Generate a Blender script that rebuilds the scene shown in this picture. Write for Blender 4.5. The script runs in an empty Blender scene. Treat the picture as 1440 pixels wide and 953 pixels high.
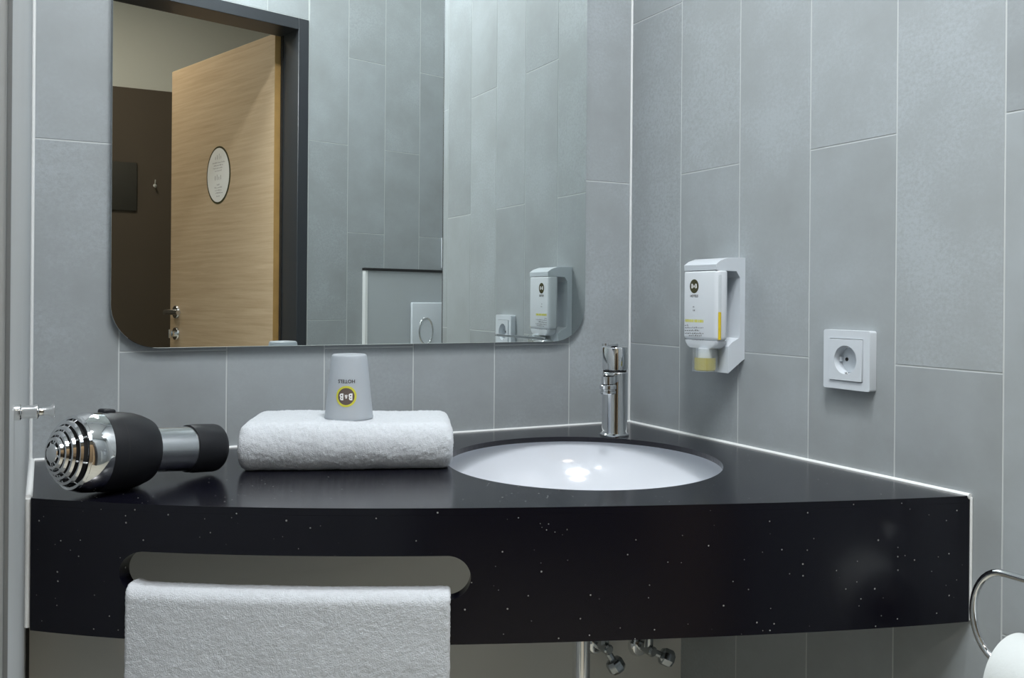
import bpy, bmesh, math, random
from mathutils import Vector, Matrix, noise
from mathutils.geometry import tessellate_polygon

random.seed(7)
S = bpy.context.scene
COL = S.collection
PI = math.pi

# ------------------------------------------------------------------ camera
cam = bpy.data.cameras.new('camera')
camo = bpy.data.objects.new('camera', cam)
COL.objects.link(camo)
YAW, ROLL = 0.4721, 0.008
camo.location = (-0.9873, -1.4424, 1.0810)
camo.rotation_euler = (Matrix.Rotation(-YAW, 3, 'Z') @ Matrix.Rotation(PI / 2, 3, 'X') @ Matrix.Rotation(ROLL, 3, 'Z')).to_euler()
cam.sensor_width = 36.0
cam.lens = 1288.23 / 1440 * 36
cam.shift_x = -0.0003
cam.shift_y = -0.0398
cam.clip_start = 0.01
S.camera = camo

# ------------------------------------------------------------------ light and exposure
world = bpy.data.worlds.new('world')
S.world = world
world.use_nodes = True
world.node_tree.nodes['Background'].inputs[0].default_value = (0.8, 0.9, 1.0, 1)
world.node_tree.nodes['Background'].inputs[1].default_value = 0.02


def area(name, loc, size, power, color, rot=(0, 0, 0), shape='DISK', size_y=None):
    l = bpy.data.lights.new(name, 'AREA')
    l.shape = shape
    l.size = size
    if size_y:
        l.size_y = size_y
    l.energy = power
    l.color = color
    o = bpy.data.objects.new(name, l)
    COL.objects.link(o)
    o.location = loc
    o.rotation_euler = rot
    return o


area('ceiling_lamp', (-0.52, -0.85, 2.488), 0.14, 15.0, (0.99, 0.99, 1.0))
area('door_fill', (-0.72, -1.25, 2.488), 0.5, 24.5, (0.95, 0.98, 1.0))  # broad unseen fill, added to brighten the back wall
area('shower_fill', (-1.50, -1.25, 2.488), 0.4, 12.5, (0.94, 0.98, 1.0))  # added fill out of view, flattens the gradient on the right wall
area('toilet_fill', (0.42, -1.25, 2.488), 0.3, 6.0, (0.95, 0.99, 1.0))  # unseen fill light added over the toilet recess
area('hall_lamp', (-0.95, -2.45, 2.58), 0.35, 13.0, (1.0, 0.85, 0.68))

S.view_settings.view_transform = 'Standard'
S.view_settings.look = 'None'
S.view_settings.exposure = -0.24
S.view_settings.gamma = 1.0
S.view_settings.use_curve_mapping = False


# ------------------------------------------------------------------ materials
def new_mat(name):
    m = bpy.data.materials.new(name)
    m.use_nodes = True
    return m, m.node_tree.nodes, m.node_tree.links, m.node_tree.nodes['Principled BSDF']


def plain(name, color, rough=0.5, metal=0.0, coat=0.0, bump=0.0, bscale=400, var=0.0, vscale=20, spec=0.5, sheen=0.0):
    m, n, l, b = new_mat(name)
    b.inputs['Base Color'].default_value = (*color, 1)
    b.inputs['Roughness'].default_value = rough
    b.inputs['Metallic'].default_value = metal
    b.inputs['Coat Weight'].default_value = coat
    b.inputs['Specular IOR Level'].default_value = spec
    b.inputs['Sheen Weight'].default_value = sheen
    tc = n.new('ShaderNodeTexCoord')
    if var:
        nz = n.new('ShaderNodeTexNoise')
        nz.inputs['Scale'].default_value = vscale
        nz.inputs['Detail'].default_value = 6
        l.new(tc.outputs['Object'], nz.inputs['Vector'])
        rp = n.new('ShaderNodeMapRange')
        rp.inputs[1].default_value = 0.3
        rp.inputs[2].default_value = 0.7
        rp.inputs[3].default_value = 1 - var
        rp.inputs[4].default_value = 1 + var
        l.new(nz.outputs[0], rp.inputs[0])
        mx = n.new('ShaderNodeVectorMath')
        mx.operation = 'SCALE'
        mx.inputs[0].default_value = color
        l.new(rp.outputs[0], mx.inputs['Scale'])
        l.new(mx.outputs[0], b.inputs['Base Color'])
    if bump:
        nz2 = n.new('ShaderNodeTexNoise')
        nz2.inputs['Scale'].default_value = bscale
        nz2.inputs['Detail'].default_value = 4
        l.new(tc.outputs['Object'], nz2.inputs['Vector'])
        bp = n.new('ShaderNodeBump')
        bp.inputs['Strength'].default_value = bump
        bp.inputs['Distance'].default_value = 0.002
        l.new(nz2.outputs[0], bp.inputs['Height'])
        l.new(bp.outputs[0], b.inputs['Normal'])
    return m


def tile_mat():
    m, n, l, b = new_mat('cement_tile')
    tc = n.new('ShaderNodeTexCoord')
    oi = n.new('ShaderNodeObjectInfo')
    off = n.new('ShaderNodeVectorMath')
    off.operation = 'SCALE'
    off.inputs[0].default_value = (37.0, 19.0, 53.0)
    l.new(oi.outputs['Random'], off.inputs['Scale'])
    add = n.new('ShaderNodeVectorMath')
    l.new(tc.outputs['Object'], add.inputs[0])
    l.new(off.outputs[0], add.inputs[1])
    n1 = n.new('ShaderNodeTexNoise')          # soft clouds of the cement look
    n1.inputs['Scale'].default_value = 7
    n1.inputs['Detail'].default_value = 5
    n1.inputs['Roughness'].default_value = 0.6
    n2 = n.new('ShaderNodeTexNoise')          # mottled speckle
    n2.inputs['Scale'].default_value = 190
    n2.inputs['Detail'].default_value = 5
    n2.inputs['Roughness'].default_value = 0.7
    for q in (n1, n2):
        l.new(add.outputs[0], q.inputs['Vector'])
    mask = n.new('ShaderNodeMapRange')        # speckle only shows in patches
    mask.inputs[1].default_value = 0.40
    mask.inputs[2].default_value = 0.60
    l.new(n1.outputs[0], mask.inputs[0])
    a = n.new('ShaderNodeMath')
    a.operation = 'SUBTRACT'
    l.new(n2.outputs[0], a.inputs[0])
    a.inputs[1].default_value = 0.5
    a2 = n.new('ShaderNodeMath')
    a2.operation = 'MULTIPLY'
    l.new(a.outputs[0], a2.inputs[0])
    l.new(mask.outputs[0], a2.inputs[1])
    rs = n.new('ShaderNodeMath')
    rs.operation = 'MULTIPLY_ADD'
    l.new(oi.outputs['Random'], rs.inputs[0])
    rs.inputs[1].default_value = 7.31
    rs.inputs[2].default_value = 0.0
    rf_ = n.new('ShaderNodeMath')
    rf_.operation = 'FRACT'
    l.new(rs.outputs[0], rf_.inputs[0])
    a25 = n.new('ShaderNodeMath')
    a25.operation = 'MULTIPLY'
    l.new(a2.outputs[0], a25.inputs[0])
    l.new(rf_.outputs[0], a25.inputs[1])
    a2 = a25
    a3 = n.new('ShaderNodeMath')
    a3.operation = 'MULTIPLY_ADD'
    l.new(a2.outputs[0], a3.inputs[0])
    a3.inputs[1].default_value = 1.7
    l.new(n1.outputs[0], a3.inputs[2])
    cr = n.new('ShaderNodeValToRGB')
    cr.color_ramp.elements[0].position = 0.28
    cr.color_ramp.elements[0].color = (0.292, 0.315, 0.322, 1)
    cr.color_ramp.elements[1].position = 0.74
    cr.color_ramp.elements[1].color = (0.362, 0.396, 0.418, 1)
    l.new(a3.outputs[0], cr.inputs[0])
    v = n.new('ShaderNodeMapRange')
    v.inputs[3].default_value = 0.93
    v.inputs[4].default_value = 1.07
    l.new(oi.outputs['Random'], v.inputs[0])
    sc = n.new('ShaderNodeVectorMath')
    sc.operation = 'SCALE'
    l.new(cr.outputs[0], sc.inputs[0])
    l.new(v.outputs[0], sc.inputs['Scale'])
    l.new(sc.outputs[0], b.inputs['Base Color'])
    b.inputs['Roughness'].default_value = 0.42
    bp = n.new('ShaderNodeBump')
    bp.inputs['Strength'].default_value = 0.12
    bp.inputs['Distance'].default_value = 0.001
    l.new(a3.outputs[0], bp.inputs['Height'])
    l.new(bp.outputs[0], b.inputs['Normal'])
    return m


def quartz_mat():
    m, n, l, b = new_mat('black_quartz')
    tc = n.new('ShaderNodeTexCoord')
    vo = n.new('ShaderNodeTexVoronoi')
    vo.inputs['Scale'].default_value = 130
    l.new(tc.outputs['Object'], vo.inputs['Vector'])
    lt = n.new('ShaderNodeMath')
    lt.operation = 'LESS_THAN'
    l.new(vo.outputs['Distance'], lt.inputs[0])
    wn = n.new('ShaderNodeTexWhiteNoise')
    l.new(vo.outputs['Position'], wn.inputs['Vector'])
    sz = n.new('ShaderNodeMapRange')           # only a few cells carry a chip, of varied size
    sz.inputs[1].default_value = 0.50
    sz.inputs[2].default_value = 1.0
    sz.inputs[3].default_value = 0.0
    sz.inputs[4].default_value = 0.135
    l.new(wn.outputs[0], sz.inputs[0])
    l.new(sz.outputs[0], lt.inputs[1])
    mx = n.new('ShaderNodeMixRGB')
    mx.inputs[1].default_value = (0.0042, 0.0042, 0.0085, 1)
    mx.inputs[2].default_value = (0.30, 0.30, 0.29, 1)
    l.new(lt.outputs[0], mx.inputs[0])
    l.new(mx.outputs[0], b.inputs['Base Color'])
    b.inputs['Roughness'].default_value = 0.2
    b.inputs['Specular IOR Level'].default_value = 0.40
    return m


def oak_mat():
    m, n, l, b = new_mat('oak_veneer')
    tc = n.new('ShaderNodeTexCoord')
    mp = n.new('ShaderNodeMapping')
    mp.inputs['Scale'].default_value = (3.0, 3.0, 75.0)
    l.new(tc.outputs['Object'], mp.inputs['Vector'])
    nz = n.new('ShaderNodeTexNoise')
    nz.inputs['Scale'].default_value = 1.0
    nz.inputs['Detail'].default_value = 8
    nz.inputs['Roughness'].default_value = 0.65
    nz.inputs['Distortion'].default_value = 0.4
    l.new(mp.outputs[0], nz.inputs['Vector'])
    cr = n.new('ShaderNodeValToRGB')
    cr.color_ramp.elements[0].position = 0.25
    cr.color_ramp.elements[0].color = (0.47, 0.335, 0.205, 1)
    cr.color_ramp.elements[1].position = 0.72
    cr.color_ramp.elements[1].color = (0.66, 0.515, 0.355, 1)
    l.new(nz.outputs[0], cr.inputs[0])
    l.new(cr.outputs[0], b.inputs['Base Color'])
    b.inputs['Roughness'].default_value = 0.45
    return m


def glass_mat(name, color, rough=0.0, alpha_mix=0.85):
    m, n, l, b = new_mat(name)
    out = n['Material Output']
    tr = n.new('ShaderNodeBsdfTransparent')
    tr.inputs[0].default_value = (*color, 1)
    gl = n.new('ShaderNodeBsdfGlossy')
    gl.inputs['Roughness'].default_value = rough
    lw = n.new('ShaderNodeLayerWeight')
    lw.inputs[0].default_value = 0.5
    pw = n.new('ShaderNodeMath')
    pw.operation = 'POWER'
    l.new(lw.outputs['Facing'], pw.inputs[0])
    pw.inputs[1].default_value = 4.0
    fr = n.new('ShaderNodeMath')
    fr.operation = 'MULTIPLY_ADD'
    l.new(pw.outputs[0], fr.inputs[0])
    fr.inputs[1].default_value = 0.8
    fr.inputs[2].default_value = 0.05
    mx = n.new('ShaderNodeMixShader')
    l.new(fr.outputs[0], mx.inputs[0])
    l.new(tr.outputs[0], mx.inputs[1])
    l.new(gl.outputs[0], mx.inputs[2])
    df = n.new('ShaderNodeBsdfDiffuse')
    df.inputs[0].default_value = (0.88, 0.93, 0.96, 1)
    mx2 = n.new('ShaderNodeMixShader')
    mx2.inputs[0].default_value = 1 - alpha_mix
    l.new(mx.outputs[0], mx2.inputs[1])
    l.new(df.outputs[0], mx2.inputs[2])
    l.new(mx2.outputs[0], out.inputs[0])
    n.remove(b)
    return m


def cup_mat():
    m, n, l, b = new_mat('frosted_plastic')
    b.inputs['Base Color'].default_value = (0.64, 0.68, 0.72, 1)
    b.inputs['Roughness'].default_value = 0.32
    b.inputs['Subsurface Weight'].default_value = 0.3
    b.inputs['Subsurface Radius'].default_value = (0.02, 0.02, 0.02)
    b.inputs['Subsurface Scale'].default_value = 0.5
    tl = n.new('ShaderNodeBsdfTranslucent')
    tl.inputs[0].default_value = (0.70, 0.74, 0.78, 1)
    mx = n.new('ShaderNodeMixShader')
    mx.inputs[0].default_value = 0.45
    l.new(b.outputs[0], mx.inputs[1])
    l.new(tl.outputs[0], mx.inputs[2])
    tr = n.new('ShaderNodeBsdfTransparent')
    mx2 = n.new('ShaderNodeMixShader')
    mx2.inputs[0].default_value = 0.2
    l.new(mx.outputs[0], mx2.inputs[1])
    l.new(tr.outputs[0], mx2.inputs[2])
    l.new(mx2.outputs[0], n['Material Output'].inputs[0])
    return m


M = dict(
    tile=tile_mat(),
    grout=plain('grout', (0.54, 0.57, 0.57), 0.8),
    sealant=plain('silicone_sealant', (0.74, 0.76, 0.76), 0.4),
    plaster=plain('painted_plaster', (0.44, 0.465, 0.48), 0.5, var=0.03, vscale=5),
    panel=plain('boxing_paint', (0.62, 0.63, 0.61), 0.6, var=0.02, vscale=4),
    ceiling=plain('ceiling_paint', (0.80, 0.81, 0.80), 0.9),
    floor=plain('floor_tile', (0.55, 0.53, 0.45), 0.5, var=0.06, vscale=6),
    beige=plain('beige_paint', (0.66, 0.69, 0.66), 0.9, var=0.02, vscale=3),
    brown=plain('brown_paint', (0.085, 0.068, 0.049), 0.7, var=0.04, vscale=4),
    darkpatch=plain('dark_patch', (0.040, 0.040, 0.034), 0.6),
    frame=plain('anthracite_steel', (0.030, 0.034, 0.040), 0.35),
    oak=oak_mat(),
    edge=plain('oak_edge_band', (0.42, 0.25, 0.085), 0.5, var=0.08, vscale=30),
    mirror=plain('silvered_glass', (0.86, 0.905, 0.885), 0.0, metal=1.0),
    quartz=quartz_mat(),
    ceramic=plain('white_ceramic', (0.62, 0.65, 0.70), 0.12, coat=0.3),
    chrome=plain('chrome', (0.78, 0.79, 0.80), 0.06, metal=1.0),
    satin=plain('brushed_metal', (0.62, 0.64, 0.66), 0.22, metal=1.0),
    gunmetal=plain('polished_gunmetal', (0.42, 0.45, 0.47), 0.16, metal=1.0),
    dark=plain('black_gap', (0.012, 0.012, 0.013), 0.6),
    black=plain('soft_black_plastic', (0.011, 0.012, 0.015), 0.45, bump=0.04, bscale=900, spec=0.3),
    terry=plain('white_terry', (0.58, 0.615, 0.655), 0.95, bump=0.55, bscale=700, var=0.05, vscale=160, sheen=0.3),
    white=plain('white_plastic', (0.60, 0.645, 0.69), 0.28),
    bottle=plain('white_bottle', (0.64, 0.675, 0.71), 0.22),
    paper=plain('tissue_paper', (0.62, 0.66, 0.66), 0.95, bump=0.15, bscale=300),
    cardboard=plain('cardboard_core', (0.42, 0.32, 0.22), 0.9),
    yellow=plain('yellow_soap', (0.62, 0.46, 0.03), 0.3),
    soap=plain('soap_liquid', (0.52, 0.43, 0.035), 0.15, coat=0.5),
    clear=glass_mat('clear_plastic', (0.94, 0.95, 0.95), 0.05, 0.93),
    pane=glass_mat('panel_glass', (0.97, 0.98, 0.99), 0.0, 0.70),
    cup=cup_mat(),
    trimgrey=plain('grey_profile', (0.16, 0.17, 0.175), 0.5),
    ink=plain('dark_ink', (0.045, 0.036, 0.030), 0.5),
    greyink=plain('grey_ink', (0.16, 0.16, 0.18), 0.5),
    lime=plain('lime_ink', (0.60, 0.58, 0.06), 0.5),
    olive=plain('olive_ink', (0.045, 0.042, 0.010), 0.5),
    brownink=plain('brown_ink', (0.115, 0.085, 0.075), 0.5),
    whiteink=plain('white_ink', (0.85, 0.85, 0.85), 0.5),
)


# ------------------------------------------------------------------ helpers
def link(name, mesh, mat, parent=None, smooth=None):
    o = bpy.data.objects.new(name, mesh)
    COL.objects.link(o)
    if mat is not None and not mesh.materials:
        mesh.materials.append(M[mat])
    if smooth is not None:
        mesh.polygons.foreach_set('use_smooth', [True] * len(mesh.polygons))
        mesh.set_sharp_from_angle(angle=math.radians(smooth))
    if parent is not None:
        o.parent = parent
    return o


def finish(name, bm, mat, parent=None, smooth=35, normals=True):
    if normals:
        bmesh.ops.recalc_face_normals(bm, faces=bm.faces[:])
    me = bpy.data.meshes.new(name)
    bm.to_mesh(me)
    bm.free()
    return link(name, me, mat, parent, smooth)


def thing(name, label, cat, loc, rotz=0.0, group=None, kind=None):
    o = bpy.data.objects.new(name, None)
    COL.objects.link(o)
    o.empty_display_size = 0.05
    o.location = loc
    o.rotation_euler = (0, 0, rotz)
    return tag(o, label, cat, group, kind)


def tag(o, label, cat, group=None, kind=None):
    o['label'] = label
    o['category'] = cat
    if group:
        o['group'] = group
    if kind:
        o['kind'] = kind
    return o


def bm_box(bm, lo, hi, bevel=0.0, seg=2):
    t = bmesh.new()
    bmesh.ops.create_cube(t, size=1.0)
    for v in t.verts:
        v.co = Vector(((lo[i] + hi[i]) / 2 + v.co[i] * (hi[i] - lo[i]) for i in range(3)))
    if bevel:
        bmesh.ops.bevel(t, geom=t.edges[:], offset=bevel, segments=seg, profile=0.5, affect='EDGES')
    merge(bm, t)
    return bm


def merge(bm, t, mtx=None):
    me = bpy.data.meshes.new('tmp')
    if mtx is not None:
        bmesh.ops.transform(t, matrix=mtx, verts=t.verts[:])
    t.to_mesh(me)
    t.free()
    bm.from_mesh(me)
    bpy.data.meshes.remove(me)


def box(name, lo, hi, mat, parent=None, bevel=0.0, seg=2):
    bm = bm_box(bmesh.new(), lo, hi, bevel, seg)
    return finish(name, bm, mat, parent, 40 if bevel else None)


def frame_mtx(origin, axis):
    """matrix that takes +Z to axis"""
    z = Vector(axis).normalized()
    return Matrix.Translation(Vector(origin)) @ z.to_track_quat('Z', 'Y').to_matrix().to_4x4()


def bm_lathe(bm, prof, origin=(0, 0, 0), axis=(0, 0, 1), seg=48, cap=True):
    t = bmesh.new()
    rings = []
    for r, h in prof:
        if r < 1e-6:
            rings.append([t.verts.new((0, 0, h))])
        else:
            rings.append([t.verts.new((r * math.cos(2 * PI * i / seg), r * math.sin(2 * PI * i / seg), h)) for i in range(seg)])
    for a, b in zip(rings, rings[1:]):
        for i in range(seg):
            j = (i + 1) % seg
            if len(a) == 1 and len(b) == 1:
                continue
            if len(a) == 1:
                t.faces.new((a[0], b[i], b[j]))
            elif len(b) == 1:
                t.faces.new((a[i], a[j], b[0]))
            else:
                t.faces.new((a[i], a[j], b[j], b[i]))
    if cap:
        for ring in (rings[0], rings[-1]):
            if len(ring) > 1:
                t.faces.new(ring)
    bmesh.ops.recalc_face_normals(t, faces=t.faces[:])
    merge(bm, t, frame_mtx(origin, axis))
    return bm


def lathe(name, prof, mat, parent=None, origin=(0, 0, 0), axis=(0, 0, 1), seg=48, cap=True, smooth=35):
    return finish(name, bm_lathe(bmesh.new(), prof, origin, axis, seg, cap), mat, parent, smooth)


def bm_tube(bm, pts, r, seg=12, closed=False, cap=True):
    pts = [Vector(p) for p in pts]
    n = len(pts)
    rad = r if isinstance(r, (list, tuple)) else [r] * n
    t = bmesh.new()
    rings = []
    up = None
    for i, p in enumerate(pts):
        a = pts[(i - 1) % n] if (closed or i > 0) else p
        b = pts[(i + 1) % n] if (closed or i < n - 1) else p
        d = (b - a).normalized()
        if up is None:
            up = d.orthogonal().normalized()
        up = (up - d * up.dot(d)).normalized()
        s = d.cross(up)
        rings.append([t.verts.new(p + (up * math.cos(2 * PI * k / seg) + s * math.sin(2 * PI * k / seg)) * rad[i]) for k in range(seg)])
    m = n if closed else n - 1
    for i in range(m):
        a, b = rings[i], rings[(i + 1) % n]
        sh = 0
        if closed and i == n - 1:
            sh = min(range(seg), key=lambda q: (a[0].co - b[q].co).length)
        for k in range(seg):
            k2 = (k + 1) % seg
            t.faces.new((a[k], a[k2], b[(k2 + sh) % seg], b[(k + sh) % seg]))
    if cap and not closed:
        t.faces.new(rings[0])
        t.faces.new(rings[-1])
    bmesh.ops.recalc_face_normals(t, faces=t.faces[:])
    merge(bm, t)
    return bm


def tube(name, pts, r, mat, parent=None, seg=12, closed=False):
    return finish(name, bm_tube(bmesh.new(), pts, r, seg, closed), mat, parent, 50)


def round_rect(x0, x1, y0, y1, r, n=8):
    if not isinstance(r, (list, tuple)):
        r = [r] * 4
    out = []
    for (cx, cy, a0, rr) in ((x1 - r[0], y1 - r[0], 0, r[0]), (x0 + r[1], y1 - r[1], 90, r[1]), (x0 + r[2], y0 + r[2], 180, r[2]), (x1 - r[3], y0 + r[3], 270, r[3])):
        for i in range(n + 1):
            a = math.radians(a0 + 90 * i / n)
            out.append((cx + rr * math.cos(a), cy + rr * math.sin(a)))
    return out


def bm_prism(bm, loops, h0, h1, mtx=None):
    """polygon with holes, extruded along local z"""
    t = bmesh.new()
    flat = [p for lp in loops for p in lp]
    lo = [t.verts.new((p[0], p[1], h0)) for p in flat]
    hi = [t.verts.new((p[0], p[1], h1)) for p in flat]
    tri = tessellate_polygon([[Vector((p[0], p[1], 0)) for p in lp] for lp in loops])
    for f in tri:
        try:
            t.faces.new([lo[i] for i in f])
            t.faces.new([hi[i] for i in f])
        except ValueError:
            pass
    k = 0
    for lp in loops:
        m = len(lp)
        for i in range(m):
            j = (i + 1) % m
            t.faces.new((lo[k + i], lo[k + j], hi[k + j], hi[k + i]))
        k += m
    bmesh.ops.recalc_face_normals(t, faces=t.faces[:])
    merge(bm, t, mtx)
    return bm


def basis(origin, ex, ey, ez):
    m = Matrix((ex, ey, ez)).transposed().to_4x4()
    m.translation = Vector(origin)
    return m


def text_bm(body, size, font_scale_x=1.0, bold=0.0, align='CENTER'):
    cu = bpy.data.curves.new('txt', 'FONT')
    cu.body = body
    cu.size = size
    cu.align_x = align
    cu.align_y = 'CENTER'
    cu.offset = bold
    cu.resolution_u = 3
    o = bpy.data.objects.new('txt', cu)
    COL.objects.link(o)
    bpy.context.view_layer.update()
    dg = bpy.context.evaluated_depsgraph_get()
    me = bpy.data.meshes.new_from_object(o.evaluated_get(dg))
    bm = bmesh.new()
    bm.from_mesh(me)
    bpy.data.meshes.remove(me)
    bpy.data.objects.remove(o)
    bpy.data.curves.remove(cu)
    for v in bm.verts:
        v.co.x *= font_scale_x
    return bm


def bevel_mod(o, w, seg=2, ang=40):
    m = o.modifiers.new('bevel', 'BEVEL')
    m.width = w
    m.segments = seg
    m.limit_method = 'ANGLE'
    m.angle_limit = math.radians(ang)
    m.harden_normals = False
    return o


# ------------------------------------------------------------------ the setting
W = 0.1515          # tile module
LEN = 0.6012
GAP = 0.0021
ZA, ZB = 0.9984, 1.2990     # two staggered joint heights
CEIL = 2.50


def rows(joint, z0, z1):
    z = joint
    while z > z0:
        z -= LEN
    out = []
    while z < z1:
        a, b = max(z, z0), min(z + LEN, z1)
        if b - a > 0.012:
            out.append((a, b))
        z += LEN
    return out


TILE_MESH = {}


def tile(parent, mtx, w, h):
    """one tile: its face at local z=0, body 6 mm deep, eased edges"""
    key = (round(w, 4), round(h, 4))
    if key not in TILE_MESH:
        bm = bmesh.new()
        a, b, e = (w - GAP) / 2, (h - GAP) / 2, 0.0003
        L = [[bm.verts.new((sx * (a - d), sy * (b - d), z)) for sx, sy in ((-1, -1), (1, -1), (1, 1), (-1, 1))]
             for d, z in ((0, -0.006), (0, -e), (e, 0))]
        for p, q in zip(L, L[1:]):
            for i in range(4):
                j = (i + 1) % 4
                bm.faces.new((p[i], p[j], q[j], q[i]))
        bm.faces.new(L[2])
        me = bpy.data.meshes.new('tile')
        bm.to_mesh(me)
        bm.free()
        me.materials.append(M['tile'])
        TILE_MESH[key] = me
    o = bpy.data.objects.new('tile', TILE_MESH[key])
    COL.objects.link(o)
    o.parent = parent
    o.matrix_local = mtx
    return o


X, Y, Z = Vector((1, 0, 0)), Vector((0, 1, 0)), Vector((0, 0, 1))
XL = -1.005          # left wall
YE = -0.862          # end of the left wall
YR = -0.94           # end of the right wall


def structure(o, label, cat='wall'):
    return tag(o, label, cat, kind='structure')


# back wall
wb = structure(box('wall_back', (XL - 0.10, 0.0006, 0), (0.10, 0.10, CEIL), 'grout'),
               'grey tiled wall with pale grout behind the mirror and washbasin')
edges = [0.0] + [-0.1331 - W * k for k in range(6)] + [XL]
for c in range(7):
    x1, x0 = edges[c], edges[c + 1]
    for (a, b) in rows(ZB if c % 2 == 0 else ZA, 0.66, CEIL):
        tile(wb, basis(((x0 + x1) / 2, 0, (a + b) / 2), X, Z, -Y), x1 - x0, b - a)

# right wall
wr = structure(box('wall_right', (0.0006, YR, 0), (0.10, 0.0006, CEIL), 'grout'),
               'grey tiled side wall carrying the soap dispenser and the socket')
edges = [0.0] + [-0.152 - W * k for k in range(6)] + [YR]
for c in range(7):
    y1, y0 = edges[c], edges[c + 1]
    for (a, b) in rows(ZA if c % 2 == 0 else ZB, 0.0, CEIL):
        tile(wr, basis((0, (y0 + y1) / 2, (a + b) / 2), Y, Z, -X) @ Matrix.Scale(-1, 4, X), y1 - y0, b - a)
structure(box('trim_1', (-0.0012, YR - 0.004, 0), (0.102, YR - 0.0002, CEIL), 'satin'),
          'metal edge strip closing the free end of the tiled side wall', 'trim')

# left wall: plain return, its tiled end face and the shower side
wl = structure(box('wall_left', (XL - 0.0985, YE + 0.0015, 0), (XL, -0.0002, CEIL), 'plaster'),
               'smooth grey wall return left of the washbasin')
ws = structure(box('wall_front', (-1.95, YE + 0.0015, 0), (XL - 0.099, YE + 0.06, CEIL), 'grout'),
               'grey tiled wall left of the doorway, cut by the photo edge')
for (a, b) in rows(1.2165, 0, CEIL):
    tile(wl, basis((XL - 0.0050 - W / 2, YE, (a + b) / 2), X, Z, -Y), W, b - a)
for k in range(1, 6):
    for (a, b) in rows(1.2165 + (0.3 if k % 2 else 0), 0, CEIL):
        tile(ws, basis((XL - 0.0035 - W / 2 - k * W, YE, (a + b) / 2), X, Z, -Y), W, b - a)
structure(box('trim_2', (XL - 0.0016, YE - 0.0012, 0), (XL + 0.0008, YE + 0.0035, CEIL), 'trimgrey', bevel=0.0006),
          'slim metal corner profile on the free end of the left wall return', 'trim')

# silicone beads in the two vertical corners
for nm, x, lab in (('trim_3', -0.0022, 'pale silicone bead in the corner beside the tap'),
                   ('trim_4', XL + 0.0020, 'pale silicone bead in the left corner of the tiled wall')):
    bm = bmesh.new()
    bm_lathe(bm, [(0.0024, 0), (0.0024, CEIL - 0.851)], (x, -0.0020, 0.851), seg=12)
    structure(finish(nm, bm, 'sealant'), lab, 'trim')

# boxing below the worktop
YP = -0.163
bm = bm_box(bmesh.new(), (XL, YP, 0), (-0.0002, -0.0002, 0.695))
bm_box(bm, (XL, YP, 0.6951), (-0.53, -0.0002, 0.8335))
bm_box(bm, (-0.5299, YP, 0.6951), (-0.30, -0.0002, 0.738))
structure(finish('wall_lower', bm, 'panel', None, None),
          'plain grey boxed-in panel under the worktop hiding the pipes')
structure(box('trim_5', (XL + 0.0003, YP - 0.0025, 0), (XL + 0.004, YP - 0.0003, 0.69), 'dark'),
          'dark joint between the boxed-in panel and the left wall', 'trim')

structure(box('floor', (-2.1, -4.0, -0.05), (1.3, 0.1, 0), 'floor'), 'pale grey bathroom floor', 'floor')
structure(box('ceiling', (-2.1, -1.70, CEIL), (1.3, 0.1, CEIL + 0.05), 'ceiling'), 'white bathroom ceiling', 'ceiling')
structure(box('wall_shower', (-2.0, -1.9, 0), (-1.95, YE + 0.06, CEIL), 'plaster'), 'grey wall closing the room on the left')
structure(box('wall_recess', (0.90, -2.0, 0), (0.95, YR + 0.3, CEIL), 'plaster'), 'grey wall closing the toilet recess')
structure(box('wall_recess_back', (0.1005, YR + 0.25, 0), (0.90, YR + 0.30, CEIL), 'plaster'), 'grey back wall of the toilet recess')

# door wall, turned 14.7 degrees; local u runs along it, w points into the bathroom
TH, CN = 0.2571, -1.6117
nD = Vector((math.sin(TH), math.cos(TH), 0))
tD = Vector((math.cos(TH), -math.sin(TH), 0))
DW = basis(nD * CN, tD, nD, Z)      # local (u, w, z); determinant -> mirrored check below
if DW.to_3x3().determinant() < 0:
    DW = basis(nD * CN, tD, nD, Z)


def wall_piece(bm, u0, u1, z0, z1):
    bm_box(bm, (u0, -0.10, z0), (u1, -0.0006, z1))


bmw = bmesh.new()
UR, UL, ZT = 0.206, -0.700, 2.000     # outer edges of the door frame
wall_piece(bmw, UR, 1.30, 0, CEIL)
wall_piece(bmw, UL, UR, ZT, CEIL)
wall_piece(bmw, -1.45, UL, 0, CEIL)
wd = finish('wall_door', bmw, 'grout', None, None)
wd.matrix_world = DW
structure(wd, 'grey tiled wall around the doorway, seen in the mirror')
u = 0.6648 - 9 * W
k = 0
while u < 1.1:
    a_ = ZA + 0.0035 if (round((u - 0.6648) / W) % 2) else ZB + 0.004
    u0, u1 = u, u + W
    zlo = 0.0
    segs = []
    if u1 <= UL + 0.02 or u0 >= UR - 0.02:
        segs = [(max(u0, UR) if u0 >= UR - 0.02 else u0, min(u1, UL) if u1 <= UL + 0.02 else u1, 0.0)]
    elif u0 < UL < u1:
        segs = [(u0, UL, 0.0), (UL, u1, ZT)]
    elif u0 < UR < u1:
        segs = [(u0, UR, ZT), (UR, u1, 0.0)]
    else:
        segs = [(u0, u1, ZT)]
    for (p, q, zl) in segs:
        if q - p < 0.012:
            continue
        for (a, b) in rows(a_, zl + 0.002, CEIL):
            tile(wd, basis(((p + q) / 2, 0, (a + b) / 2), -X, Z, Y), q - p, b - a)
    u += W

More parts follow.
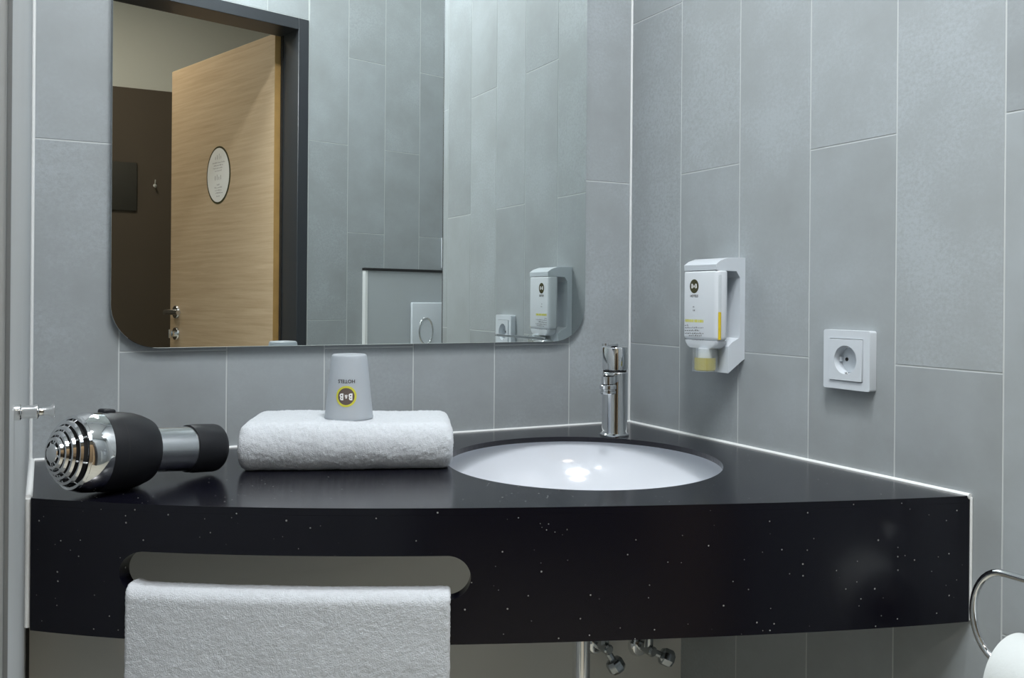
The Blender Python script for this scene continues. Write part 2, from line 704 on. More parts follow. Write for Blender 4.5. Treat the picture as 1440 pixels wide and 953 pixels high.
# steel door frame (part of the wall), a mitred casing with a deep reveal
bmf = bmesh.new()
FW = 0.038
for (u0, u1, z0, z1) in ((UR - FW, UR, 0, ZT), (UL, UL + FW, 0, ZT), (UL + FW, UR - FW, ZT - FW, ZT)):
    bm_box(bmf, (u0, -0.115, z0), (u1, 0.004, z1), 0.0012, 1)
fr = finish('door_frame', bmf, 'frame', wd, 40)
bmf = bmesh.new()
for (u0, u1, z0, z1) in ((UR - FW - 0.004, UR - FW + 0.001, 0.0, ZT - FW), (UL + FW - 0.001, UL + FW + 0.004, 0.0, ZT - FW)):
    bm_box(bmf, (u0, -0.112, z0), (u1, -0.098, z1))
finish('door_seal', bmf, 'dark', wd, None)

# entrance hall beyond the door
YH = -3.40
wh = structure(box('wall_hall', (-1.9, YH - 0.05, 0), (1.1, YH, 2.62), 'beige'), 'beige hall wall seen through the open door in the mirror')
box('wall_panel', (-1.9, YH, 0), (1.1, YH + 0.008, 2.088), 'brown', wh)
structure(box('wall_hall_left', (-1.95, YH - 0.05, 0), (-1.901, -1.3, 2.62), 'beige'), 'beige hall end wall left')
structure(box('wall_hall_right', (1.101, YH - 0.05, 0), (1.15, -1.98, 2.62), 'beige'), 'beige hall end wall right')
structure(box('ceiling_hall', (-1.95, YH - 0.05, 2.62), (1.15, -1.2, 2.66), 'ceiling'), 'white ceiling of the entrance hall', 'ceiling')
bmw = bmesh.new()
bm_box(bmw, (-1.45, -0.112, CEIL), (1.30, -0.10, 2.62))
bm_box(bmw, (UR + 0.002, -0.112, 0), (1.30, -0.101, CEIL))
hb = finish('wall_hall_front', bmw, 'beige', None, None)
hb.matrix_world = DW
structure(hb, 'beige hall side of the bathroom door wall')

# open door leaf: hinged on the right jamb, swung out into the hall
hinge = nD * (CN - 0.118) + tD * (UR - FW - 0.021)
ang = math.atan2(-0.7377, -0.2407)
leaf_dir = Vector((math.cos(ang), math.sin(ang), 0))
door = thing('door_1', 'oak veneer door standing open into the hall, seen in the mirror', 'door', (hinge.x, hinge.y, 0.006), 0, kind='structure')
nl = Vector((-leaf_dir.y, leaf_dir.x, 0))
if nl.x > 0:
    nl = -nl            # face that looks to -X, towards the mirror image
DL = basis((0, 0, 0), leaf_dir, nl, Z)
LW, LH = 0.783, 1.972


def on_leaf(o):
    o.matrix_local = DL
    return o


bm = bm_box(bmesh.new(), (0.002, -0.040, 0), (LW, 0.0, LH - 0.006), 0.0012, 1)
on_leaf(finish('leaf', bm, 'oak', door, None))
on_leaf(box('edge_band', (0.0, -0.0405, 0), (0.0019, 0.0005, LH - 0.006), 'edge', door))
hz = 1.010
bm = bm_lathe(bmesh.new(), [(0.026, 0), (0.026, 0.006), (0.024, 0.009), (0.0115, 0.009), (0.0105, 0.05), (0.0, 0.05)], (LW - 0.060, 0, hz), (0, 1, 0), 32)
hd = on_leaf(finish('lever_handle', bm, 'satin', door))
bm = bm_tube(bmesh.new(), [(LW - 0.060, 0.048, hz), (LW - 0.075, 0.052, hz), (LW - 0.10, 0.053, hz), (LW - 0.185, 0.053, hz)], 0.0095, 14)
g = finish('lever', bm, 'satin', hd, 50)
bm = bm_lathe(bmesh.new(), [(0.026, 0), (0.026, 0.006), (0.024, 0.009), (0.012, 0.009), (0.012, 0.022), (0.0, 0.022)], (LW - 0.060, 0, hz - 0.085), (0, 1, 0), 32)
bm_box(bm, (LW - 0.064, 0.02, hz - 0.102), (LW - 0.056, 0.034, hz - 0.068), 0.002)
on_leaf(finish('privacy_turn', bm, 'chrome', door))
bm = bm_lathe(bmesh.new(), [(0.026, 0), (0.026, 0.006), (0.0105, 0.009), (0.0105, 0.05), (0.0, 0.05)], (LW - 0.060, -0.04, hz), (0, -1, 0), 32)
bm_tube(bm, [(LW - 0.060, -0.088, hz), (LW - 0.075, -0.092, hz), (LW - 0.10, -0.093, hz), (LW - 0.185, -0.093, hz)], 0.0095, 14)
on_leaf(finish('outer_handle', bm, 'satin', door))
for z in (0.905,):
    bm = bm_lathe(bmesh.new(), [(0.0075, -0.045), (0.0085, -0.043), (0.0085, 0.006), (0.0075, 0.008)], (-0.006, 0.006, z), seg=20)
    bm_box(bm, (-0.004, 0.0008, z - 0.04), (0.03, 0.003, z))
    on_leaf(finish('hinge', bm, 'satin', door))

# ------------------------------------------------------------------ mirror
mir = thing('mirror', 'frameless wall mirror with rounded lower corners above the worktop', 'mirror', (-0.505, 0, 1.004))
lp = round_rect(-0.398, 0.398, 0.0, 1.05, 0.064, 14)
bm = bm_prism(bmesh.new(), [lp], 0.0062, 0.0118, basis((0, 0, 0), X, Z, -Y))
o = finish('mirror_pane', bm, 'mirror', mir, 30)
bevel_mod(o, 0.0022, 1, 50)
box('mounting_board', (-0.36, -0.0060, 0.04), (0.36, -0.0003, 1.0), 'dark', mir)

# ------------------------------------------------------------------ vanity worktop
CF = [0.3283, 0.4527, 0.3412, -0.2338, -0.7193]


def front_y(x):
    y = 0
    for c in CF:
        y = y * x + c
    return y


vt = thing('vanity_worktop', 'black speckled stone worktop with deep curved apron and towel slot', 'worktop', (-0.5, -0.3, 0.70))
OFF = Vector((0.5, 0.3, -0.70))
ZC = 0.85
BC, HA, HB = (-0.2950, -0.3140), 0.1965, 0.2140
XA, XB = XL + 0.0055, -0.0035
NP = 72
outer = [(XA + (XB - XA) * i / NP, front_y(XA + (XB - XA) * i / NP)) for i in range(NP + 1)] + [(XB, -0.004), (XA, -0.004)]
E1, E2 = (0.8906, -0.4547), (0.4547, 0.8906)      # the cut-out is a slight oval
hole = [(BC[0] + HA * math.cos(t_) * E1[0] + HB * math.sin(t_) * E2[0], BC[1] + HA * math.cos(t_) * E1[1] + HB * math.sin(t_) * E2[1]) for t_ in (2 * PI * i / 96 for i in range(96))]
bm = bm_prism(bmesh.new(), [outer, hole[::-1]], ZC - 0.008, ZC, Matrix.Translation(OFF))
bmesh.ops.remove_doubles(bm, verts=bm.verts[:], dist=1e-6)
o = finish('countertop', bm, 'quartz', vt, None)
bevel_mod(o, 0.0016, 2, 50)

# apron: columns along the curve, opened by a slot with rounded ends
SX0, SX1, SZ0, SZ1 = -0.9115, -0.5675, 0.7490, 0.7975
SRr = (SZ1 - SZ0) / 2
xs = set(XA + (XB - XA) * i / 90 for i in range(91))
for i in range(15):
    a = PI / 2 * i / 14
    xs.add(SX0 + SRr * (1 - math.cos(a)))
    xs.add(SX1 - SRr * (1 - math.cos(a)))
xs = sorted(xs)


def slot(x):
    if x < SX0 - 1e-6 or x > SX1 + 1e-6:
        return None
    d = 0.0
    if x < SX0 + SRr:
        d = SX0 + SRr - x
    elif x > SX1 - SRr:
        d = x - SX1 + SRr
    h = math.sqrt(max(0, SRr * SRr - d * d))
    zc = (SZ0 + SZ1) / 2
    return zc - h, zc + h


def apron_pt(x, depth, z):
    e = 1e-4
    dy = (front_y(x + e) - front_y(x - e)) / (2 * e)
    n = Vector((-dy, 1, 0)).normalized()      # inwards
    return Vector((x, front_y(x), z)) + n * depth


TK = 0.020
Z0, Z1 = 0.70, ZC - 0.0081
bm = bmesh.new()
cols = []
for x in xs:
    s = slot(x) or ((SZ0 + SZ1) / 2,) * 2
    col = {}
    for side, d in (('f', 0.0), ('b', TK)):
        zz = [Z0, s[0], s[1], Z1]
        pts = []
        for z in zz:
            p = apron_pt(x, d, z)
            p.x = min(max(p.x, XA), XB)
            pts.append(bm.verts.new(p + OFF))
        col[side] = pts
    col['open'] = slot(x) is not None
    cols.append(col)
for a, b in zip(cols, cols[1:]):
    for side in 'fb':
        bm.faces.new((a[side][0], b[side][0], b[side][1], a[side][1]))
        bm.faces.new((a[side][2], b[side][2], b[side][3], a[side][3]))
        if not (a['open'] and b['open']):
            try:
                bm.faces.new((a[side][1], b[side][1], b[side][2], a[side][2]))
            except ValueError:
                pass
    for i in ((0, 3) if not (a['open'] and b['open']) else (0, 1, 2, 3)):
        bm.faces.new((a['f'][i], b['f'][i], b['b'][i], a['b'][i]))
for c in (cols[0], cols[-1]):
    bm.faces.new(c['f'] + c['b'][::-1])
bmesh.ops.remove_doubles(bm, verts=bm.verts[:], dist=1e-5)
bmesh.ops.dissolve_degenerate(bm, dist=1e-6, edges=bm.edges[:])
o = finish('apron', bm, 'quartz', vt, 40)
# silicone between worktop and walls
bm = bmesh.new()
bm_tube(bm, [Vector((XA + 0.001, -0.0024, ZC - 0.0008)) + OFF, Vector((XB - 0.0005, -0.0024, ZC - 0.0008)) + OFF], 0.0032, 10)
bm_tube(bm, [Vector((-0.0028, -0.001, ZC - 0.0008)) + OFF, Vector((-0.0028, -0.719, ZC - 0.0008)) + OFF], 0.0036, 10)
bm_tube(bm, [Vector((XA - 0.002, -0.002, ZC - 0.0012)) + OFF, Vector((XA - 0.002, -0.262, ZC - 0.0012)) + OFF], 0.0040, 10)
bm_tube(bm, [Vector((XA - 0.0025, -0.262, ZC - 0.002)) + OFF, Vector((XA - 0.0025, -0.262, 0.702)) + OFF], 0.0036, 10)
bm_tube(bm, [Vector((-0.0016, -0.7195, ZC - 0.002)) + OFF, Vector((-0.0016, -0.7195, 0.702)) + OFF], 0.0017, 10)
finish('sealant', bm, 'sealant', vt, 60)

# ------------------------------------------------------------------ washbasin under the worktop
bs = thing('washbasin', 'round white undermount ceramic washbasin set into the black worktop', 'washbasin', (BC[0], BC[1], ZC - 0.0085))
prof = []
R0, DEP = 0.2180, 0.115
for i in range(25):
    a = i / 24
    r = R0 * math.cos(a * PI / 2) ** 0.62 if a < 1 else 0.0
    prof.append((max(r, 0.022), -DEP * math.sin(a * PI / 2) ** 1.15))
inner = [p for p in prof if p[0] > 0.0221] + [(0.022, -DEP)]
outerp = [(r + 0.010, z - 0.010) for r, z in reversed(inner)]
bm = bm_lathe(bmesh.new(), [(0.022, -DEP)] + list(reversed(inner)) + [(0.230, 0.0), (0.230, -0.010)] + [(max(r, 0.022) + 0.012, z - 0.012) for r, z in inner] + [(0.022, -DEP - 0.012)], seg=96, cap=False)
bmesh.ops.remove_doubles(bm, verts=bm.verts[:], dist=1e-6)
finish('bowl', bm, 'ceramic', bs, 40)
lathe('drain_plug', [(0.0, -DEP + 0.0085), (0.018, -DEP + 0.007), (0.0195, -DEP + 0.004), (0.0215, -DEP + 0.002), (0.0215, -DEP - 0.02), (0, -DEP - 0.02)], 'chrome', bs, seg=40)
tp = thing('drain_pipe', 'vertical chrome drain pipe under the washbasin', 'pipe', (BC[0], BC[1], 0.0))
lathe('pipe', [(0.0128, 0.30), (0.0128, 0.66)], 'chrome', tp, seg=40)
lathe('coupling', [(0.020, 0.655), (0.022, 0.66), (0.022, 0.676), (0.0205, 0.681)], 'chrome', tp, seg=40)
bm = bm_lathe(bmesh.new(), [(0.030, 0.20), (0.033, 0.205), (0.033, 0.285), (0.026, 0.297), (0.015, 0.30)], seg=40)
finish('bottle_trap', bm, 'chrome', tp)
tube('waste_arm', [(0, 0.025, 0.27), (0, 0.10, 0.27), (0, 0.166, 0.27)], 0.0128, 'chrome', tp, 24)

# ------------------------------------------------------------------ angle valves on the boxing
def valve(name, x, z, label, knob_dir, stem_up):
    t = thing(name, label, 'valve', (x, YP, z), group='angle valves under the washbasin')
    lathe('rosette', [(0.021, 0.0003), (0.0205, 0.004), (0.017, 0.009), (0.011, 0.011), (0.0, 0.011)], 'chrome', t, axis=(0, -1, 0), seg=36)
    bm = bm_lathe(bmesh.new(), [(0.0085, 0.009), (0.0085, 0.042), (0.006, 0.045), (0, 0.045)], axis=(0, -1, 0), seg=24)
    bm_lathe(bm, [(0.0075, 0.0), (0.0075, 0.020), (0.0105, 0.021), (0.0105, 0.033), (0.006, 0.034)], (0, -0.030, 0), (0, 0, 1), 6 if stem_up else 24)
    finish('valve_body', bm, 'gunmetal', t)
    kd = Vector(knob_dir).normalized()
    bm = bm_lathe(bmesh.new(), [(0.0055, 0.0), (0.0055, 0.016), (0.0125, 0.017), (0.0145, 0.021), (0.0145, 0.033), (0.012, 0.037), (0, 0.038)], Vector((0, -0.032, 0)) + kd * 0.006, kd, 8)
    finish('knob', bm, 'gunmetal', t, 25)
    tube('supply_hose', [(0, -0.030, 0.033), (0.0, -0.032, 0.07), (0.01, -0.03, 0.12), (0.03, -0.01, 0.19)], 0.0048, 'satin', t, 12)
    return t


valve('angle_valve', -0.1765, 0.518, 'angle valve just right of the drain pipe, knob hanging down', (0.45, -0.25, -0.85), True)
valve('angle_valve', -0.0900, 0.5000, 'angle valve with round chrome rosette, further right of the drain pipe', (0.85, -0.3, -0.42), False)

# ------------------------------------------------------------------ tap
A = Vector((-0.1255, -0.139, ZC))
dF = Vector((-0.6848, -0.7287, 0))
tap = thing('basin_tap', 'chrome single-lever basin tap standing in the corner behind the washbasin', 'tap', A)
sF = Vector((-dF.y, dF.x, 0))
lathe('body', [(0.0245, 0.0004), (0.0245, 0.003), (0.0222, 0.005), (0.0215, 0.009), (0.0215, 0.1065), (0.0205, 0.1078)], 'chrome', tap, seg=64)
lathe('gap_ring', [(0.0195, 0.1075), (0.0195, 0.1115)], 'dark', tap, seg=48)
lathe('cap', [(0.0206, 0.1115), (0.0215, 0.1125), (0.0215, 0.1475), (0.0205, 0.1495), (0.017, 0.1508), (0.0, 0.1512)], 'chrome', tap, seg=64)
FB = basis((0, 0, 0), dF, sF, Z)
bm = bmesh.new()
t = bmesh.new()
pl = round_rect(-0.006, 0.098, -0.0052, 0.0052, 0.0050, 8)
bm_prism(t, [pl], 0.0, 0.0042)
bmesh.ops.transform(t, matrix=FB @ Matrix.Translation((0, 0, 0.1512)) @ Matrix.Rotation(-0.05, 4, 'Y'), verts=t.verts[:])
merge(bm, t)
bevel_mod(finish('lever', bm, 'chrome', tap, 40), 0.0009, 2)
bm = bmesh.new()
t = bm_prism(bmesh.new(), [round_rect(0.0, 0.079, -0.0098, 0.0098, [0.0095, 0.001, 0.001, 0.0095], 8)], 0.0935, 0.1055)
bmesh.ops.transform(t, matrix=FB, verts=t.verts[:])
merge(bm, t)
bevel_mod(finish('spout', bm, 'chrome', tap, 40), 0.002, 3)
p = dF * 0.0655
lathe('aerator', [(0.0100, 0.0770), (0.0118, 0.0770), (0.0128, 0.0780), (0.0128, 0.0815), (0.0112, 0.0822), (0.0112, 0.0838), (0.0135, 0.0850), (0.0135, 0.0905), (0.0120, 0.0920), (0.0090, 0.0934)], 'chrome', tap, origin=p, seg=40)

# ------------------------------------------------------------------ folded bath towel on the worktop
def terry_noise(me, amp, fine):
    me.update()
    nrm = [v.normal.copy() for v in me.vertices]
    for v, n in zip(me.vertices, nrm):
        p = v.co
        a = noise.noise(p * 38) * 0.55 * amp + noise.noise(p * 130 + Vector((5, 3, 1))) * 0.35 * amp + noise.noise(p * 520) * fine
        v.co = p + n * a


TF = Vector((0.9368, -0.3498, 0))       # along the front edge
TP = Vector((0.3498, 0.9368, 0))        # towards the wall
TL, TD, THh = 0.282, 0.192, 0.0630
tow = thing('folded_towel', 'folded white terry towel lying on the worktop under the cup', 'towel', (-0.7645, -0.2210, ZC))
# cross-section: soft rounded fold at the front, squarer at the back
sec = []
rf, rb = 0.0260, 0.016
for i in range(46):
    a = math.radians(-90 - 180 * i / 45)
    sec.append((rf * 0.95 + rf * 0.95 * math.cos(a), THh / 2 + (THh / 2) * math.sin(a)))
for i in range(1, 40):
    f = i / 40
    sec.append((rf + (TD - rf - rb) * f, THh + 0.0012 * math.sin(PI * f) - 0.003 * f))
for i in range(24):
    a = math.radians(90 - 180 * i / 23)
    sec.append((TD - rb + rb * math.cos(a), (THh - 0.003) / 2 + ((THh - 0.003) / 2) * math.sin(a)))
for i in range(1, 40):
    sec.append((TD - rb - (TD - rf - rb) * i / 40, 0.0))
ns = len(sec)
NL = 230
bm = bmesh.new()
rings = []
for i in range(NL + 1):
    f = i / NL
    e = min(f, 1 - f) * TL
    shrink = 0.0 if e > 0.016 else 1 - math.sqrt(max(0, 1 - ((0.016 - e) / 0.016) ** 2))
    rg = []
    for (pp, zz) in sec:
        pz = THh / 2 + (zz - THh / 2) * (1 - 0.38 * shrink)
        py = TD / 2 + (pp - TD / 2) * (1 - 0.085 * shrink)
        wob = 0.002 * math.sin(f * 9 + pp * 30)
        co = TF * (f * TL) + TP * (py + wob * 0.4) + Z * max(pz * (1 + 0.015 * math.sin(f * 6.0)), 0.0)
        rg.append(bm.verts.new(co))
    rings.append(rg)
for a, b in zip(rings, rings[1:]):
    for i in range(ns):
        j = (i + 1) % ns
        bm.faces.new((a[i], a[j], b[j], b[i]))
for rg in (rings[0], rings[-1]):
    c = bm.verts.new(sum((v.co for v in rg), Vector()) / ns)
    for i in range(ns):
        bm.faces.new((rg[i], rg[(i + 1) % ns], c))
o = finish('towel_body', bm, 'terry', tow, 80)
terry_noise(o.data, 0.0016, 0.0009)
for v in o.data.vertices:
    v.co.z = max(v.co.z, 0.0006)
# the lower layer of the fold, a thin lip at the bottom back
bm = bmesh.new()
pts = []
bm_box(bm, (0.004, 0.020, 0.0006), (TL - 0.004, TD + 0.006, 0.011), 0.005, 4)
bmesh.ops.transform(bm, matrix=basis((0, 0, 0), TF, TP, Z), verts=bm.verts[:])
finish('under_fold', bm, 'terry', tow, 60)

# ------------------------------------------------------------------ hand towel through the slot
ht = thing('hand_towel', 'white terry hand towel hanging through the slot in the worktop apron', 'towel', (-0.745, -0.43, 0.75))
HO = Vector((0.745, 0.43, -0.75))
path = []          # (depth, z): front of apron at depth 0, inside positive
o_ = 0.0062
KF = 150
for i in range(KF):
    path.append((-o_, 0.48 + (0.7455 - 0.48) * i / (KF - 1)))
RO = 0.004 + o_
zt = 0.7495 + o_
for i in range(1, 14):
    a = PI - PI / 2 * i / 13
    path.append((0.004 + RO * math.cos(a), zt - RO + RO * math.sin(a)))
for i in range(1, 6):
    path.append((0.004 + (TK - 0.008) * i / 5, zt))
for i in range(1, 14):
    a = PI / 2 - PI / 2 * i / 13
    path.append((TK - 0.004 + RO * math.cos(a), zt - RO + RO * math.sin(a)))
for i in range(1, 30):
    path.append((TK + o_, 0.744 - 0.20 * i / 29))
bm = bmesh.new()
NX = 230
HX0, HX1 = -0.9020, -0.5880
TH_ = 0.0070
lay = []
for s in (-1, 1):
    rws = []
    for i in range(NX + 1):
        f = i / NX
        x = HX0 + (HX1 - HX0) * f
        e = min(f, 1 - f) * (HX1 - HX0)
        th = TH_ * math.sqrt(max(0.02, 1 - max(0, (0.004 - e) / 0.004) ** 2))
        row = []
        for k, (d, z) in enumerate(path):
            a = path[max(k - 1, 0)]
            b = path[min(k + 1, len(path) - 1)]
            tx, tz = b[0] - a[0], b[1] - a[1]
            L = math.hypot(tx, tz)
            nx, nz = -tz / L, tx / L         # outwards
            dd, zz = d + nx * th / 2 * s, z + nz * th / 2 * s
            wave = 0.0
            if k < KF:
                wave = -abs(0.0030 * math.sin(f * 7 + 0.6)) * (1 - k / KF)
            sl = slot(min(max(x, SX0 + 1e-4), SX1 - 1e-4))
            lift = max(0.0, sl[0] - SZ0) * min(1.0, max(0.0, (z - 0.735) / 0.012))
            row.append(bm.verts.new(apron_pt(x, dd + wave, zz + lift) + HO))
        rws.append(row)
    lay.append(rws)
np_ = len(path)
for s in (0, 1):
    for i in range(NX):
        for k in range(np_ - 1):
            a = lay[s]
            bm.faces.new((a[i][k], a[i + 1][k], a[i + 1][k + 1], a[i][k + 1]))
for i in (0, NX):
    for k in range(np_ - 1):
        bm.faces.new((lay[0][i][k], lay[0][i][k + 1], lay[1][i][k + 1], lay[1][i][k]))
for k in (0, np_ - 1):
    for i in range(NX):
        bm.faces.new((lay[0][i][k], lay[0][i + 1][k], lay[1][i + 1][k], lay[1][i][k]))
o = finish('towel_cloth', bm, 'terry', ht, 80)
terry_noise(o.data, 0.0007, 0.0008)
bm = bmesh.new()
t = []
for i in range(61):
    x = HX0 + (HX1 - HX0) * i / 60
    t.append(apron_pt(x, -o_ - 0.001, 0.482) + HO)
bm_tube(bm, t, 0.0062, 8)
finish('hem', bm, 'terry', ht, 60)

# ------------------------------------------------------------------ upturned cup with emblem
def emblem_parts(parent, place, r, ring_mat, disc_mat, hotel_r, hotel_size, ang):
    """place(x, y, lift) -> point on the carrying surface"""
    def put(name, bm, mat, lift):
        for v in bm.verts:
            c, s = math.cos(ang), math.sin(ang)
            x, y = v.co.x * c - v.co.y * s, v.co.x * s + v.co.y * c
            v.co = place(x, y, lift)
        return finish(name, bm, mat, root, None, normals=False)

    root = parent

    def disc(r0, r1, n=40):
        bm = bmesh.new()
        ks = 4
        rr = [[bm.verts.new(((r0 + (r1 - r0) * k / ks) * math.cos(2 * PI * i / n), (r0 + (r1 - r0) * k / ks) * math.sin(2 * PI * i / n), 0)) for i in range(n)] for k in range(ks + 1)]
        for k in range(ks):
            for i in range(n):
                j = (i + 1) % n
                bm.faces.new((rr[k][i], rr[k + 1][i], rr[k + 1][j], rr[k][j]))
        return bm

    root = put('emblem', disc(0.0001, r * 0.80), disc_mat, 0.00016)
    put('emblem_ring', disc(r * 0.78, r), ring_mat, 0.00010)
    b = text_bm('&', r * 0.50, 0.9, r * 0.012)
    for dx in (-0.43, 0.43):
        merge(b, text_bm('B', r * 0.86, 0.80, r * 0.030), Matrix.Translation((dx * r, 0, 0)))
    put('emblem_letters', b, 'whiteink', 0.00030)
    b = text_bm('HOTELS', hotel_size, 1.0, hotel_size * 0.02)
    for v in b.verts:
        v.co.y -= hotel_r
    put('emblem_word', b, 'ink', 0.00020)


CU = Vector((-0.7605, -0.2095, 0)) + TF * 0.1405 + TP * 0.052
cup = thing('plastic_cup', 'frosted white plastic cup upside down on the folded towel', 'cup', (CU.x, CU.y, ZC + 0.0638))
RB, RT, HC = 0.0330, 0.0238, 0.0880
lathe('cup_wall', [(RB - 0.0012, 0.0004), (RB + 0.0003, 0.0004), (RB + 0.0004, 0.003), (RB - 0.0002, 0.004), (RT + 0.0008, HC - 0.004), (RT - 0.0002, HC - 0.0012), (RT - 0.002, HC),
                   (RT - 0.004, HC - 0.001), (0.0, HC - 0.001), (0.0, HC - 0.0022), (RT - 0.0025, HC - 0.0022), (RB - 0.0014, 0.004)], 'cup', cup, seg=72, cap=False)
caz = math.atan2(-1.4424 - CU.y, -0.9873 - CU.x) - 0.13


def cup_place(x, y, lift):
    z = 0.0325 + y
    rad = RB + (RT - RB) * z / HC + 0.0004 + lift
    a = caz + x / rad
    return Vector((rad * math.cos(a), rad * math.sin(a), z))


emblem_parts(cup, cup_place, 0.0142, 'lime', 'brownink', 0.0205, 0.0066, PI)

# ------------------------------------------------------------------ hair dryer lying on the worktop
HD0 = Vector((-0.9430, -0.2790, 0.8996))
HD1 = Vector((-0.7870, -0.2010, 0.8830))
ax = (HD1 - HD0).normalized()
HLEN = (HD1 - HD0).length
dry = thing('hair_dryer', 'black and chrome hair dryer lying on the left end of the worktop', 'hair dryer', (HD0.x, HD0.y, ZC))
o0 = HD0 - Vector((HD0.x, HD0.y, ZC))


def dl(name, prof, mat, seg=64, cap=True, smooth=35):
    return lathe(name, prof, mat, dry, o0, ax, seg, cap, smooth)


RR = 0.0462
dl('rear_ring', [(RR - 0.006, -0.014), (RR - 0.0035, -0.016), (RR - 0.0005, -0.006), (RR, 0.004), (RR, 0.009), (RR - 0.003, 0.009)], 'chrome')
dl('filter_core', [(0.0, -0.036), (0.012, -0.034), (0.024, -0.027), (0.034, -0.018), (0.040, -0.010), (0.041, 0.0)], 'dark')
for r, h in ((0.0405, -0.0175), (0.0345, -0.0245), (0.0285, -0.0300), (0.0225, -0.0345), (0.0165, -0.0378)):
    w = 0.0019
    prof = [(r - w, h - w), (r + w * 0.6, h - w * 0.9), (r + w * 1.2, h + w * 0.6), (r - w * 0.4, h + w * 0.5), (r - w, h - w)]
    dl('grille_ring', prof, 'chrome', 64, False, 60)
g = dl('grille_button', [(0.0, -0.0430), (0.008, -0.0425), (0.0105, -0.0405), (0.0115, -0.037), (0.0, -0.037)], 'chrome', 40)
mt = frame_mtx(o0, ax)
for k in range(8):
    a = 2 * PI * k / 8 + 0.2
    pr = [(0.0105, -0.0395), (0.0165, -0.0368), (0.0225, -0.0335), (0.0285, -0.0290), (0.0345, -0.0235), (0.0405, -0.0165), (0.0425, -0.012)]
    bm = bm_tube(bmesh.new(), [mt @ Vector((r * math.cos(a), r * math.sin(a), h)) for r, h in pr], 0.0011, 6)
    finish('grille_spoke', bm, 'chrome', dry, 60)
dl('motor_housing', [(RR - 0.004, 0.0092), (RR - 0.0002, 0.0095), (RR + 0.0006, 0.020), (RR, 0.040), (0.0450, 0.052), (0.0425, 0.062), (0.0390, 0.071), (0.0370, 0.0745), (0.0345, 0.0762), (0.0265, 0.0765)], 'black')
dl('housing_seam', [(RR + 0.0009, 0.0255), (RR + 0.0009, 0.0262)], 'dark', 64, False)
dl('barrel', [(0.0270, 0.074), (0.0272, 0.078), (0.0280, 0.134), (0.0270, 0.135)], 'satin')
dl('nozzle', [(0.0282, 0.1315), (0.0297, 0.1320), (0.0308, 0.142), (0.0308, HLEN - 0.006), (0.0300, HLEN - 0.002), (0.0285, HLEN), (0.0255, HLEN), (0.0245, HLEN - 0.02), (0.0, HLEN - 0.02)], 'black')
up = (Z - ax * ax.z).normalized()
sd = ax.cross(up)
bm = bm_box(bmesh.new(), (-0.0075, 0.012, RR - 0.003), (0.0075, 0.028, RR + 0.0036), 0.0026, 3)
bmesh.ops.transform(bm, matrix=basis(o0, sd, ax, up), verts=bm.verts[:])
finish('switch', bm, 'black', dry, 40)
# grip folded back against the wall side
bk = sd if sd.y > 0 else -sd
g0 = o0 + ax * 0.045 + bk * 0.020 - up * 0.020
g1 = o0 + ax * 0.100 + bk * 0.075 - up * 0.020
pts = [g0 + (g1 - g0) * i / 8 for i in range(9)]
bm = bm_tube(bmesh.new(), pts, [0.019, 0.0195, 0.0195, 0.019, 0.019, 0.0185, 0.018, 0.017, 0.012], 24)
finish('grip', bm, 'black', dry, 50)
# suspension loop under the housing front
bm = bm_box(bmesh.new(), (-0.010, 0.036, -0.0440), (0.010, 0.060, -0.0390), 0.003, 3)
bmesh.ops.transform(bm, matrix=basis(o0, sd, ax, up), verts=bm.verts[:])
finish('rest_foot', bm, 'black', dry, 40)

# ------------------------------------------------------------------ soap dispenser on the right wall
sp = thing('soap_dispenser', 'white wall soap dispenser with yellow soap, right of the tap', 'soap dispenser', (0, -0.279, 0.987))
SO = Vector((0, 0.279, -0.987))


def sbox(name, lo, hi, mat, bevel, parent=None, seg=3):
    bm = bm_box(bmesh.new(), lo, hi, bevel, seg)
    bmesh.ops.transform(bm, matrix=Matrix.Translation(SO), verts=bm.verts[:])
    return finish(name, bm, mat, parent or sp, 40)


# bracket: wall plate, hood over the bottle and the lower cradle, one moulded piece seen from the side
side = [(0.0, 0.9875), (-0.0050, 0.9850), (-0.0330, 0.9660), (-0.0335, 1.0080), (-0.0250, 1.0150), (-0.0120, 1.0210), (-0.0105, 1.0260), (-0.0105, 1.1160), (-0.0180, 1.1262), (-0.0500, 1.1270), (-0.0580, 1.1275), (-0.0588, 1.1365), (-0.050, 1.1425), (-0.036, 1.1470), (-0.015, 1.1478), (0.0, 1.1478)]
bm = bm_prism(bmesh.new(), [[(x, z) for x, z in side]], -0.3190, -0.2390, basis(SO, X, Z, Y))
o = finish('bracket', bm, 'white', sp, 30)
bevel_mod(o, 0.0016, 2, 28)
# bottle
FXX = -0.0585
lp = round_rect(FXX, -0.0340, -0.3225, -0.2355, [0.008, 0.007, 0.009, 0.010], 6)
bm = bmesh.new()
lev = [(0.0030, 1.0170), (0.0008, 1.0190), (0.0, 1.023), (0.0, 1.1235), (0.0006, 1.1258), (0.0016, 1.1266)]
rings = []
cx, cy = (FXX - 0.0340) / 2, -0.279
for ins, z in lev:
    rings.append([bm.verts.new(Vector((cx + (x - cx) * (1 - ins / 0.01225), cy + (y - cy) * (1 - ins / 0.0435), z)) + SO) for x, y in lp])
for a, b in zip(rings, rings[1:]):
    for i in range(len(lp)):
        j = (i + 1) % len(lp)
        bm.faces.new((a[i], a[j], b[j], b[i]))
bm.faces.new(rings[0])
bm.faces.new(rings[-1])
finish('bottle', bm, 'bottle', sp, 45)
